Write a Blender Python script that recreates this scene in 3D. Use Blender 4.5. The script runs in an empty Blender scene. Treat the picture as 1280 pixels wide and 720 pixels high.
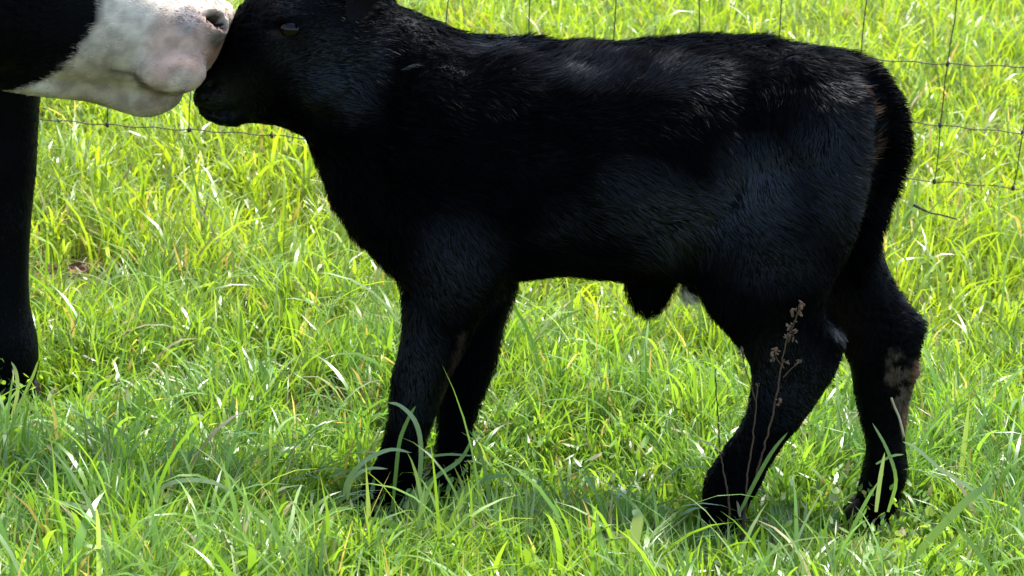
import bpy, bmesh, math, random
import numpy as np
from mathutils import Vector, Matrix
from mathutils.bvhtree import BVHTree

R = math.radians
rng = np.random.default_rng(11)
random.seed(11)
scene = bpy.context.scene
col = scene.collection

# ------------------------------------------------------------------ camera, sky, sun, exposure
CAM_H, PITCH, ROLL, FPX = 1.20, R(13.6), R(4.3), 2740.0
fw = Vector((0, math.cos(PITCH), -math.sin(PITCH)))
r0 = Vector((1, 0, 0)); u0 = Vector((0, math.sin(PITCH), math.cos(PITCH)))
er = r0 * math.cos(ROLL) + u0 * math.sin(ROLL)
eu = -r0 * math.sin(ROLL) + u0 * math.cos(ROLL)
cam_pos = Vector((0, 0, CAM_H))
cd = bpy.data.cameras.new('camera')
cam = bpy.data.objects.new('camera', cd); col.objects.link(cam)
m = Matrix.Identity(4)
for i in range(3):
    m[i][0], m[i][1], m[i][2], m[i][3] = er[i], eu[i], -fw[i], cam_pos[i]
cam.matrix_world = m
cd.sensor_width = 36.0
cd.lens = FPX / 1280 * 36
cd.clip_start = 0.05; cd.clip_end = 3000
cd.dof.use_dof = True; cd.dof.focus_distance = 3.42; cd.dof.aperture_fstop = 13.0
scene.camera = cam

SUN_EL, SUN_AZ = R(71), R(28)          # azimuth from +Y (behind the calf) towards +X
world = bpy.data.worlds.new('World'); scene.world = world
world.use_nodes = True
wn = world.node_tree
sky = wn.nodes.new('ShaderNodeTexSky'); sky.sky_type = 'NISHITA'
sky.sun_disc = False; sky.sun_elevation = SUN_EL; sky.sun_rotation = SUN_AZ
sky.air_density = 1.0; sky.dust_density = 1.2; sky.ozone_density = 1.0
wn.links.new(sky.outputs[0], wn.nodes['Background'].inputs[0])
wn.nodes['Background'].inputs[1].default_value = 0.15
sl = bpy.data.lights.new('sun', 'SUN'); sl.energy = 4.4; sl.angle = R(16.0); sl.color = (1.0, 0.975, 0.92)
sun = bpy.data.objects.new('sun', sl); col.objects.link(sun)
sdir = Vector((math.sin(SUN_AZ) * math.cos(SUN_EL), math.cos(SUN_AZ) * math.cos(SUN_EL), math.sin(SUN_EL)))
sun.rotation_euler = sdir.to_track_quat('Z', 'Y').to_euler()
scene.view_settings.view_transform = 'Standard'
scene.view_settings.look = 'None'
scene.view_settings.exposure = 1.68
scene.view_settings.gamma = 1.0
scene.view_settings.use_curve_mapping = False
scene.cycles.max_bounces = 7
scene.cycles.transmission_bounces = 5
scene.cycles.diffuse_bounces = 4
scene.cycles.use_adaptive_sampling = True

# ------------------------------------------------------------------ measuring helpers
def ray(px, py):
    return (fw * FPX + er * (px - 640) - eu * (py - 360)).normalized()
def at_depth(px, py, y):
    d = ray(px, py); return cam_pos + d * (y / d.y)
def project(P):
    """world points (N,3) -> photo pixels"""
    q = np.asarray(P) - np.array(cam_pos)
    z = q @ np.array(fw)
    return 640 + FPX * (q @ np.array(er)) / z, 360 - FPX * (q @ np.array(eu)) / z

def tag(o, label=None, cat=None, group=None, kind=None):
    if label: o['label'] = label
    if cat: o['category'] = cat
    if group: o['group'] = group
    if kind: o['kind'] = kind
    return o
def empty(name, loc):
    o = bpy.data.objects.new(name, None); col.objects.link(o); o.location = loc
    o.empty_display_size = 0.1
    return o
def link_mesh(name, me, mat, parent=None):
    o = bpy.data.objects.new(name, me); col.objects.link(o)
    if mat and not me.materials: me.materials.append(mat)
    if parent:
        o.parent = parent
        o.matrix_parent_inverse = Matrix.Translation(-parent.location)
    return o
def np_mesh(name, V, F, smooth=True, colors=None):
    """V (N,3); F list of arrays of equal-length faces"""
    me = bpy.data.meshes.new(name)
    Fs = F if isinstance(F, list) else [F]
    loops = np.concatenate([f.ravel() for f in Fs]).astype(np.int32)
    sizes = np.concatenate([np.full(len(f), f.shape[1], np.int32) for f in Fs])
    starts = np.concatenate([[0], np.cumsum(sizes)[:-1]]).astype(np.int32)
    me.vertices.add(len(V)); me.vertices.foreach_set('co', np.asarray(V, np.float32).ravel())
    me.loops.add(len(loops)); me.loops.foreach_set('vertex_index', loops)
    me.polygons.add(len(sizes)); me.polygons.foreach_set('loop_start', starts)
    me.polygons.foreach_set('use_smooth', np.full(len(sizes), smooth))
    me.update(calc_edges=True)
    if colors is not None:
        a = me.color_attributes.new('tint', 'FLOAT_COLOR', 'POINT')
        c4 = np.ones((len(V), 4), np.float32); c4[:, :3] = colors
        a.data.foreach_set('color', c4.ravel())
    return me

# smooth pseudo-noise (sum of rotated sines), vectorised
def snoise(P, scale, seed=0, octaves=3):
    g = np.random.default_rng(seed)
    P = np.asarray(P, float); out = np.zeros(len(P)); amp = 1.0; tot = 0
    for o in range(octaves):
        for k in range(4):
            d = g.normal(size=P.shape[1]); d /= np.linalg.norm(d)
            out += amp * np.sin(P @ d * scale * 2.1 + g.uniform(0, 6.28) + 1.7 * np.sin(P @ np.roll(d, 1) * scale * 1.3 + g.uniform(0, 6.28)))
            tot += amp * 0.5
        amp *= 0.55; scale *= 2.07
    return np.clip(out / tot, -1.6, 1.6)

# ------------------------------------------------------------------ materials
def mat_new(name):
    mt = bpy.data.materials.new(name); mt.use_nodes = True
    nt = mt.node_tree; return mt, nt, nt.nodes['Principled BSDF']
def node(nt, t, **kw):
    n = nt.nodes.new(t)
    for k, v in kw.items(): setattr(n, k, v)
    return n
def simple_mat(name, c1, c2, scale, rough=0.6, spec=0.4, bump=0.0, bscale=None, metal=0.0):
    mt, nt, p = mat_new(name)
    tc = node(nt, 'ShaderNodeTexCoord')
    nz = node(nt, 'ShaderNodeTexNoise'); nz.inputs['Scale'].default_value = scale; nz.inputs['Detail'].default_value = 6
    nt.links.new(tc.outputs['Object'], nz.inputs['Vector'])
    mx = node(nt, 'ShaderNodeMix', data_type='RGBA')
    nt.links.new(nz.outputs['Fac'], mx.inputs[0])
    mx.inputs[6].default_value = (*c1, 1); mx.inputs[7].default_value = (*c2, 1)
    nt.links.new(mx.outputs[2], p.inputs['Base Color'])
    p.inputs['Roughness'].default_value = rough; p.inputs['Specular IOR Level'].default_value = spec
    p.inputs['Metallic'].default_value = metal
    if bump:
        b = node(nt, 'ShaderNodeBump'); b.inputs['Strength'].default_value = bump; b.inputs['Distance'].default_value = 0.01
        n2 = node(nt, 'ShaderNodeTexNoise'); n2.inputs['Scale'].default_value = bscale or scale * 4; n2.inputs['Detail'].default_value = 5
        nt.links.new(tc.outputs['Object'], n2.inputs['Vector'])
        nt.links.new(n2.outputs['Fac'], b.inputs['Height']); nt.links.new(b.outputs[0], p.inputs['Normal'])
    return mt

def tint_mat(name, rough, spec, sheen=0.0, bump=0.0, bscale=300, sleek=None):
    """colour from the mesh's own tint attribute, broken up by fine noise"""
    mt, nt, p = mat_new(name)
    a = node(nt, 'ShaderNodeVertexColor', layer_name='tint')
    tc = node(nt, 'ShaderNodeTexCoord')
    nz = node(nt, 'ShaderNodeTexNoise'); nz.inputs['Scale'].default_value = 40; nz.inputs['Detail'].default_value = 4
    nt.links.new(tc.outputs['Object'], nz.inputs['Vector'])
    mr = node(nt, 'ShaderNodeMapRange'); mr.inputs['To Min'].default_value = 0.65; mr.inputs['To Max'].default_value = 1.3
    nt.links.new(nz.outputs['Fac'], mr.inputs['Value'])
    mx = node(nt, 'ShaderNodeMix', data_type='RGBA', blend_type='MULTIPLY'); mx.inputs[0].default_value = 1
    nt.links.new(a.outputs['Color'], mx.inputs[6]); nt.links.new(mr.outputs[0], mx.inputs[7])
    nt.links.new(mx.outputs[2], p.inputs['Base Color'])
    p.inputs['Roughness'].default_value = rough; p.inputs['Specular IOR Level'].default_value = spec
    p.inputs['Sheen Weight'].default_value = sheen
    if sleek: p.inputs['Specular Tint'].default_value = (.80, .88, 1.0, 1)
    if sleek:                                   # woolly hair is dull, hair licked flat is glossy
        sa = node(nt, 'ShaderNodeAttribute', attribute_name='sleek')
        sm_ = node(nt, 'ShaderNodeMapRange'); sm_.inputs['To Min'].default_value = spec; sm_.inputs['To Max'].default_value = sleek
        nt.links.new(sa.outputs['Fac'], sm_.inputs['Value']); nt.links.new(sm_.outputs[0], p.inputs['Specular IOR Level'])
    if bump:
        b = node(nt, 'ShaderNodeBump'); b.inputs['Strength'].default_value = bump; b.inputs['Distance'].default_value = 0.003
        n2 = node(nt, 'ShaderNodeTexNoise'); n2.inputs['Scale'].default_value = bscale; n2.inputs['Detail'].default_value = 3
        nt.links.new(tc.outputs['Object'], n2.inputs['Vector'])
        nt.links.new(n2.outputs['Fac'], b.inputs['Height']); nt.links.new(b.outputs[0], p.inputs['Normal'])
    return mt

def grass_mat():
    mt, nt, p = mat_new('grass_blades')
    a = node(nt, 'ShaderNodeVertexColor', layer_name='tint')
    p.inputs['Roughness'].default_value = 0.34; p.inputs['Specular IOR Level'].default_value = 0.75
    nt.links.new(a.outputs['Color'], p.inputs['Base Color'])
    tr = node(nt, 'ShaderNodeBsdfTranslucent')
    mx = node(nt, 'ShaderNodeMix', data_type='RGBA', blend_type='MULTIPLY'); mx.inputs[0].default_value = 1
    mx.inputs[7].default_value = (1.5, 1.38, 0.55, 1)          # light through a leaf comes out yellower
    nt.links.new(a.outputs['Color'], mx.inputs[6]); nt.links.new(mx.outputs[2], tr.inputs['Color'])
    ms = node(nt, 'ShaderNodeMixShader'); ms.inputs[0].default_value = 0.52
    nt.links.new(p.outputs[0], ms.inputs[1]); nt.links.new(tr.outputs[0], ms.inputs[2])
    nt.links.new(ms.outputs[0], nt.nodes['Material Output'].inputs['Surface'])
    return mt

M = {}
M['soil'] = simple_mat('soil', (0.045, 0.030, 0.017), (0.075, 0.085, 0.022), 9.0, 0.95, 0.1, 0.8, 60)
M['grass'] = grass_mat()
M['skin'] = tint_mat('hide', 0.5, 0.05, 0.0, 0.3, sleek=0.30)
M['coat'] = tint_mat('coat_hair', 0.45, 0.02, sleek=0.42)
M['adult_coat'] = tint_mat('short_hair', 0.5, 0.04, sleek=0.22)
M['eye'] = simple_mat('eyeball', (0.0006, 0.0005, 0.0005), (0.0014, 0.001, 0.0009), 20, 0.06, 0.22)
M['lid'] = simple_mat('eyelid', (0.001, 0.001, 0.0012), (0.003, 0.0025, 0.0025), 80, 0.6, 0.06, 0.5)
M['nostril'] = simple_mat('nostril', (0.004, 0.004, 0.004), (0.012, 0.01, 0.01), 60, 0.35, 0.5, 0.3)
M['hoof'] = simple_mat('hoof_horn', (0.006, 0.005, 0.005), (0.016, 0.013, 0.011), 60, 0.65, 0.15, 0.4)
M['wire'] = simple_mat('galvanised_wire', (0.025, 0.02, 0.016), (0.075, 0.058, 0.045), 60, 0.6, 0.4, 0.2, metal=0.5)
M['post'] = simple_mat('weathered_post', (0.16, 0.14, 0.12), (0.28, 0.25, 0.21), 20, 0.9, 0.2, 0.5)
M['weed'] = simple_mat('dry_stem', (0.05, 0.028, 0.016), (0.10, 0.06, 0.034), 90, 0.85, 0.2, 0.3)
M['seed'] = simple_mat('dry_seed', (0.10, 0.055, 0.034), (0.19, 0.115, 0.075), 120, 0.9, 0.15, 0.4)
M['straw'] = simple_mat('straw', (0.34, 0.27, 0.15), (0.52, 0.44, 0.28), 70, 0.7, 0.3, 0.3)
M['clod'] = simple_mat('dry_clod', (0.20, 0.15, 0.11), (0.42, 0.35, 0.29), 35, 0.95, 0.1, 0.7)
M['leaf'] = simple_mat('dead_leaf', (0.12, 0.06, 0.035), (0.26, 0.15, 0.09), 45, 0.85, 0.2, 0.5)
M['twig'] = simple_mat('dark_twig', (0.03, 0.025, 0.02), (0.07, 0.055, 0.045), 60, 0.9, 0.2, 0.4)

# ------------------------------------------------------------------ ground
def ground_z(x, y):
    x = np.asarray(x, float); y = np.asarray(y, float)
    t = np.clip(y - 4.1, 0, None)
    rise = 0.10 * (np.sqrt(t * t + 0.25) - 0.5)
    rise = np.where(y > 14, 0.10 * (np.sqrt(9.9 ** 2 + .25) - .5) + 0.02 * (y - 14), rise)
    rise = np.minimum(rise, 4.0)
    P = np.stack([x, y], -1).reshape(-1, 2)
    und = (0.014 * snoise(P, 1.6, 5, 3)).reshape(x.shape)
    return rise + und

def axis_pts(a, b, da, lim, grow=1.25):
    c = list(np.arange(a, b + 1e-6, da)); d = da
    lo, hi = [], []
    p = c[-1]
    while p < lim: d *= grow; p += d; hi.append(p)
    p = c[0]; d = da
    while p > -lim: d *= grow; p -= d; lo.append(p)
    return np.array(lo[::-1] + c + hi)
gx = axis_pts(-4, 4, 0.08, 700); gy = axis_pts(1, 12, 0.08, 900)
GX, GY = np.meshgrid(gx, gy)
GZ = ground_z(GX, GY)
V = np.stack([GX, GY, GZ], -1).reshape(-1, 3)
nx, ny = len(gx), len(gy)
ii = (np.arange(ny - 1)[:, None] * nx + np.arange(nx - 1)[None, :]).ravel()
F = np.stack([ii, ii + 1, ii + 1 + nx, ii + nx], -1)
g = link_mesh('ground', np_mesh('ground', V, F), M['soil']); tag(g, 'bare brown pasture soil under the grass', 'ground', kind='structure')

# ------------------------------------------------------------------ creature building
def catmull(A, n):
    """A (k,d) -> smooth resample with n points per span"""
    A = np.asarray(A, float); k = len(A)
    P = np.vstack([2 * A[0] - A[1], A, 2 * A[-1] - A[-2]])
    out = []
    for i in range(k - 1):
        p0, p1, p2, p3 = P[i], P[i + 1], P[i + 2], P[i + 3]
        for t in np.linspace(0, 1, n, endpoint=False):
            out.append(0.5 * ((2 * p1) + (-p0 + p2) * t + (2 * p0 - 5 * p1 + 4 * p2 - p3) * t * t + (-p0 + 3 * p1 - 3 * p2 + p3) * t ** 3))
    out.append(A[-1]); return np.array(out)

class Body:
    """several closed lofts that are fused into one continuous skin"""
    def __init__(self):
        self.V = []; self.F = []; self.n = 0
        self.C = []; self.flow = []; self.hl = []; self.cr = []
    def loft(self, tops, bots, hw, lat, flow, hair, expo=2.3, n=4, seg=28, ends=(0.5, 0.5)):
        """tops/bots (k,3) opposite contour points, hw (k) half thickness along lat (3) or (k,3)"""
        k = len(tops)
        lat = np.asarray(lat, float)
        if lat.ndim == 1: lat = np.repeat(lat[None], k, 0)
        A = np.hstack([np.asarray(tops, float), np.asarray(bots, float), np.asarray(hw, float)[:, None], lat])
        A = catmull(A, n)
        T, B, H, L = A[:, :3], A[:, 3:6], A[:, 6], A[:, 7:10]
        L = L / np.linalg.norm(L, axis=1, keepdims=True)
        C = (T + B) / 2; h = (T - B) / 2
        # domed end caps
        def cap(c, hv, hh, l, d, frac):
            rr = np.linalg.norm(hv)
            cs, hs, ws, ls = [], [], [], []
            for a in (0.35, 0.65, 0.88, 0.98):
                s = math.sqrt(max(1 - a * a, 0.0)); cs.append(c + d * rr * frac * a); hs.append(hv * s); ws.append(hh * s); ls.append(l)
            return cs, hs, ws, ls
        d0 = C[0] - C[1]; d0 /= np.linalg.norm(d0) + 1e-9
        d1 = C[-1] - C[-2]; d1 /= np.linalg.norm(d1) + 1e-9
        a0 = cap(C[0], h[0], H[0], L[0], d0, ends[0]); a1 = cap(C[-1], h[-1], H[-1], L[-1], d1, ends[1])
        C2 = np.vstack([np.array(a0[0])[::-1], C, np.array(a1[0])])
        h2 = np.vstack([np.array(a0[1])[::-1], h, np.array(a1[1])])
        H2 = np.concatenate([a0[2][::-1], H, a1[2]])
        L2 = np.vstack([np.array(a0[3])[::-1], L, np.array(a1[3])])
        th = np.linspace(0, 2 * math.pi, seg, endpoint=False)
        ct, st = np.cos(th), np.sin(th)
        ce = np.sign(ct) * np.abs(ct) ** (2 / expo); se = np.sign(st) * np.abs(st) ** (2 / expo)
        rings = C2[:, None] + h2[:, None] * ce[None, :, None] + L2[:, None] * (H2[:, None] * se[None, :])[..., None]
        m_ = len(C2); V = rings.reshape(-1, 3); base = self.n
        i = np.arange(m_ - 1)[:, None] * seg; j = np.arange(seg)[None, :]; j2 = (j + 1) % seg
        F = np.stack([i + j, i + j2, i + seg + j2, i + seg + j], -1).reshape(-1, 4) + base
        self.V.append(V); self.n += len(V)
        fl = [list(f) for f in F]
        fl.append([base + q for q in range(seg)][::-1]); fl.append([base + (m_ - 1) * seg + q for q in range(seg)])
        self.F += fl
        self.C.append(C); self.cr.append(np.linalg.norm(h, axis=1))
        fl_ = np.asarray(flow, float)
        self.flow.append(np.repeat(fl_[None], len(C), 0) if fl_.ndim == 1 else catmull(fl_, n)); self.hl.append(np.full(len(C), hair) if np.isscalar(hair) else catmull(np.asarray(hair)[:, None], n)[:, 0])
    def blob(self, c, rx, ry, rz, axes=None, seg=20, rings=12):
        c = np.asarray(c, float); ax = np.eye(3) if axes is None else np.asarray(axes, float)
        V = []; base = self.n
        for a in range(1, rings):
            ph = math.pi * a / rings
            for b in range(seg):
                t = 2 * math.pi * b / seg
                V.append(c + ax[0] * rx * math.sin(ph) * math.cos(t) + ax[1] * ry * math.sin(ph) * math.sin(t) + ax[2] * rz * math.cos(ph))
        top = len(V); V.append(c + ax[2] * rz); V.append(c - ax[2] * rz)
        for a in range(rings - 2):
            for b in range(seg):
                b2 = (b + 1) % seg
                self.F.append([base + a * seg + b, base + (a + 1) * seg + b, base + (a + 1) * seg + b2, base + a * seg + b2])
        for b in range(seg):
            b2 = (b + 1) % seg
            self.F.append([base + top, base + b, base + b2])
            self.F.append([base + top + 1, base + (rings - 2) * seg + b2, base + (rings - 2) * seg + b])
        self.V.append(np.array(V)); self.n += len(V)
    def fuse(self, voxel, smooth):
        me = bpy.data.meshes.new('raw'); me.from_pydata(np.vstack(self.V).tolist(), [], self.F); me.update()
        bm = bmesh.new(); bm.from_mesh(me); bmesh.ops.recalc_face_normals(bm, faces=bm.faces); bm.to_mesh(me); bm.free()
        o = bpy.data.objects.new('raw', me); col.objects.link(o)
        r = o.modifiers.new('r', 'REMESH'); r.mode = 'VOXEL'; r.voxel_size = voxel; r.use_smooth_shade = True
        s = o.modifiers.new('s', 'SMOOTH'); s.factor = 0.5; s.iterations = smooth
        dg = bpy.context.evaluated_depsgraph_get(); dg.update()
        out = bpy.data.meshes.new_from_object(o.evaluated_get(dg))
        bpy.data.objects.remove(o); bpy.data.meshes.remove(me)
        for p in out.polygons: p.use_smooth = True
        return out
    def fields(self, P):
        """flow direction and hair length at points, from the nearest loft centres"""
        C = np.vstack(self.C); FL = np.vstack(self.flow); HL = np.concatenate(self.hl); CR = np.concatenate(self.cr)
        FL = FL / np.linalg.norm(FL, axis=1, keepdims=True)
        flow = np.zeros((len(P), 3)); hl = np.zeros(len(P))
        for s in range(0, len(P), 20000):
            q = P[s:s + 20000]
            d = np.linalg.norm(q[:, None] - C[None], axis=2) / CR[None]
            w = 1 / (d ** 7 + 1e-6)
            w /= w.sum(1, keepdims=True)
            flow[s:s + 20000] = w @ FL; hl[s:s + 20000] = w @ HL
        return flow, hl

def mesh_arrays(me):
    V = np.empty(len(me.vertices) * 3, np.float32); me.vertices.foreach_get('co', V); V = V.reshape(-1, 3).astype(float)
    N = np.empty(len(me.vertices) * 3, np.float32); me.vertices.foreach_get('normal', N); N = N.reshape(-1, 3).astype(float)
    me.calc_loop_triangles()
    T = np.empty(len(me.loop_triangles) * 3, np.int32); me.loop_triangles.foreach_get('vertices', T)
    return V, N, T.reshape(-1, 3)

def carve(me, p, n, s1, a, b, depth):
    """push an elliptical pit into the skin"""
    V, N, _ = mesh_arrays(me); p = np.array(p); n = np.array(n) / np.linalg.norm(n); s1 = np.array(s1); s1 = s1 - n * (s1 @ n); s1 /= np.linalg.norm(s1); s2 = np.cross(n, s1)
    q = V - p; u = q @ s1; v = q @ s2 + 6.0 * u * u; w = q @ n
    r = np.sqrt((u / a) ** 2 + (v / b) ** 2)
    k = np.clip(1.35 - r, 0, 1); k = k * k * (3 - 2 * k) * (np.abs(w) < .03)
    lip = np.exp(-((r - 1.5) / .3) ** 2) * (np.abs(w) < .03)
    V = V - n * (depth * k)[:, None] + n * (.10 * depth * lip)[:, None]
    me.vertices.foreach_set('co', V.astype(np.float32).ravel()); me.update()
    return (p, s1, s2, a, b, n)
def pit_mask(P, pit):
    p, s1, s2, a, b, n = pit; q = P - p; u = q @ s1; v = q @ s2 + 6.0 * u * u
    return np.clip((1.15 - np.sqrt((u / a) ** 2 + (v / b) ** 2)) / .25, 0, 1) * (np.abs(q @ n) < .04)
def make_fur(me, body, count, weight_fn, color_fn, width, name, tilt=0.44, curl=0.6, clump=26.0, tuft=.015, sleek_fn=None):
    V, N, T = mesh_arrays(me)
    flow, hl = body.fields(V)
    a, b, c = V[T[:, 0]], V[T[:, 1]], V[T[:, 2]]
    area = np.linalg.norm(np.cross(b - a, c - a), axis=1) / 2
    w = area * weight_fn((a + b + c) / 3, (N[T[:, 0]]))
    idx = rng.choice(len(T), count, p=w / w.sum())
    u = rng.random(count); v = rng.random(count); fl = u + v > 1; u[fl] = 1 - u[fl]; v[fl] = 1 - v[fl]
    def lerp(A):
        return A[T[idx, 0]] * (1 - u - v)[:, None] + A[T[idx, 1]] * u[:, None] + A[T[idx, 2]] * v[:, None]
    P = lerp(V); n = lerp(N); n /= np.linalg.norm(n, axis=1, keepdims=True) + 1e-9
    f = lerp(flow); L = lerp(hl[:, None])[:, 0]
    # swirl: rotate the flow in the tangent plane by noise; clumps share it
    f -= n * (f * n).sum(1, keepdims=True); f /= np.linalg.norm(f, axis=1, keepdims=True) + 1e-9
    bt = np.cross(n, f)
    ang = curl * snoise(P, clump * 0.33, 3, 2) * 1.3 + curl * 0.7 * snoise(P, clump, 4, 2) + rng.normal(0, 0.16, count)
    d = f * np.cos(ang)[:, None] + bt * np.sin(ang)[:, None]
    L = L * rng.uniform(0.6, 1.2, count) * (1 + 0.25 * snoise(P, 18, 8, 2))
    ti = tilt * (1 + 0.5 * snoise(P, clump, 9, 2)) + rng.normal(0, 0.10, count)
    if sleek_fn is not None: ti = ti * (1 - .62 * sleek_fn(P))
    ti = np.clip(ti, 0.05, 1.0)
    d1 = d * np.cos(ti)[:, None] + n * np.sin(ti)[:, None]
    d2 = d * np.cos(ti * 0.4)[:, None] + n * np.sin(ti * 0.4)[:, None]
    P0 = P - n * 0.001
    P1 = P0 + d1 * (L * 0.5)[:, None]; P2 = P1 + d2 * (L * 0.5)[:, None]
    stray = rng.random(count) < .05
    P2[stray] += n[stray] * (L[stray] * rng.uniform(.1, .5, stray.sum()))[:, None]
    # tufts: tips of neighbouring hairs draw together
    Pj = P + 0.006 * np.stack([snoise(P, 40, 71, 1), snoise(P, 40, 72, 1), snoise(P, 40, 73, 1)], -1)
    cell = np.floor(Pj / tuft).astype(np.int64); key = cell[:, 0] * 73856093 ^ cell[:, 1] * 19349663 ^ cell[:, 2] * 83492791
    _, inv = np.unique(key, return_inverse=True); cnt = np.bincount(inv).astype(float)
    sl_ = sleek_fn(P) if sleek_fn else np.zeros(count)
    pull = (0.62 * (1 - .75 * sl_) * rng.uniform(.5, 1, count))[:, None]
    M2 = np.stack([np.bincount(inv, P2[:, i]) / cnt for i in range(3)], -1)[inv]; M1 = np.stack([np.bincount(inv, P1[:, i]) / cnt for i in range(3)], -1)[inv]
    P2 = P2 * (1 - pull) + M2 * pull; P1 = P1 * (1 - pull * .35) + M1 * pull * .35
    side = np.cross(d1, n); side /= np.linalg.norm(side, axis=1, keepdims=True) + 1e-9
    rr = rng.normal(0, 0.5, count)
    side = side * np.cos(rr)[:, None] + n * np.sin(rr)[:, None]
    wd = width * rng.uniform(0.6, 1.3, count)[:, None]
    VV = np.stack([P0 - side * wd * .5, P0 + side * wd * .5, P1 - side * wd * .42, P1 + side * wd * .42, P2], 1).reshape(-1, 3)
    base = np.arange(count)[:, None] * 5
    Q = np.hstack([base, base + 1, base + 3, base + 2]); Tt = np.hstack([base + 2, base + 3, base + 4])
    cols = color_fn(P, n) * rng.uniform(0.6, 1.5, count)[:, None]
    me = np_mesh(name, VV, [Q, Tt], True, np.repeat(cols, 5, 0))
    at_ = me.attributes.new('sleek', 'FLOAT', 'POINT'); at_.data.foreach_set('value', np.repeat(sl_, 5).astype(np.float32))
    return me

def revolve_mesh(name, prof, seg=16):
    """prof list of (r,z)"""
    V = []; F = []
    for (r, z) in prof:
        for s in range(seg):
            t = 2 * math.pi * s / seg; V.append((r * math.cos(t), r * math.sin(t), z))
    for i in range(len(prof) - 1):
        for s in range(seg):
            s2 = (s + 1) % seg; F.append((i * seg + s, i * seg + s2, (i + 1) * seg + s2, (i + 1) * seg + s))
    F.append(tuple(range(seg))[::-1]); F.append(tuple((len(prof) - 1) * seg + s for s in range(seg)))
    me = bpy.data.meshes.new(name); me.from_pydata(V, [], F); me.update()
    for p in me.polygons: p.use_smooth = True
    return me
def tube_mesh(name, pts, rad, seg=8):
    pts = [Vector(p) for p in pts]; n = len(pts)
    rad = [rad] * n if np.isscalar(rad) else rad
    V = []; F = []
    up = Vector((0.3, 0.2, 0.93))
    for i, p in enumerate(pts):
        t = (pts[min(i + 1, n - 1)] - pts[max(i - 1, 0)]).normalized()
        a = t.cross(up)
        if a.length < 0.1: a = t.cross(Vector((1, 0, 0)))
        a.normalize(); b = t.cross(a)
        for s in range(seg):
            th = 2 * math.pi * s / seg; V.append(p + a * rad[i] * math.cos(th) + b * rad[i] * math.sin(th))
    for i in range(n - 1):
        for s in range(seg):
            s2 = (s + 1) % seg; F.append((i * seg + s, i * seg + s2, (i + 1) * seg + s2, (i + 1) * seg + s))
    F.append(tuple(range(seg))[::-1]); F.append(tuple((n - 1) * seg + s for s in range(seg)))
    me = bpy.data.meshes.new(name); me.from_pydata(V, [], F); me.update()
    for p in me.polygons: p.use_smooth = True
    return me
def hoof_mesh(name, center, fwd, h, w, l):
    """cloven hoof: two claws, flat on the ground; center = ground point under the pastern"""
    bm = bmesh.new(); f = Vector(fwd).normalized(); s = Vector((-f.y, f.x, 0)); c = Vector(center)
    for sg in (-1, 1):
        rings = []
        for (z, fo, ba, wi) in ((0, 0.62, -0.42, 0.48), (0.25, 0.58, -0.42, 0.48), (0.7, 0.38, -0.40, 0.44), (1.0, 0.20, -0.36, 0.38)):
            ring = []
            for k in range(10):
                t = 2 * math.pi * k / 10
                x = (fo + ba) / 2 * l + (fo - ba) / 2 * l * math.cos(t)
                y = sg * w * (0.27 + 0.0) + wi * 0.5 * w * math.sin(t) * (1 - 0.35 * max(0, math.cos(t)))
                ring.append(bm.verts.new(c + f * x + s * y + Vector((0, 0, z * h))))
            rings.append(ring)
        for a, b in zip(rings, rings[1:]):
            for k in range(10): bm.faces.new((a[k], a[(k + 1) % 10], b[(k + 1) % 10], b[k]))
        bm.faces.new(rings[0][::-1]); bm.faces.new(rings[-1])
    bmesh.ops.recalc_face_normals(bm, faces=bm.faces)
    me = bpy.data.meshes.new(name); bm.to_mesh(me); bm.free()
    for p in me.polygons: p.use_smooth = True
    return me
def sphere_mesh(name, c, r, axes=None, seg=20, rings=12):
    b = Body(); b.blob(c, r[0], r[1], r[2], axes, seg, rings)
    me = bpy.data.meshes.new(name); me.from_pydata(b.V[0].tolist(), [], b.F); me.update()
    for p in me.polygons: p.use_smooth = True
    return me
def ring_mesh(name, c, ax_u, ax_v, ru, rv, tube, nrm, seg=24, ts=8):
    """a lid: elliptical torus"""
    V = []; F = []; c = Vector(c); ax_u = Vector(ax_u); ax_v = Vector(ax_v); nrm = Vector(nrm)
    for i in range(seg):
        t = 2 * math.pi * i / seg; dirv = ax_u * math.cos(t) * ru + ax_v * math.sin(t) * rv
        dn = dirv.normalized(); tb = tube * (1.05 + .45 * math.sin(t))
        for j in range(ts):
            p = 2 * math.pi * j / ts
            V.append(c + dirv + dn * tb * math.cos(p) + nrm * tb * math.sin(p))
    for i in range(seg):
        for j in range(ts):
            i2 = (i + 1) % seg; j2 = (j + 1) % ts
            F.append((i * ts + j, i2 * ts + j, i2 * ts + j2, i * ts + j2))
    me = bpy.data.meshes.new(name); me.from_pydata(V, [], F); me.update()
    for p in me.polygons: p.use_smooth = True
    return me
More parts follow.
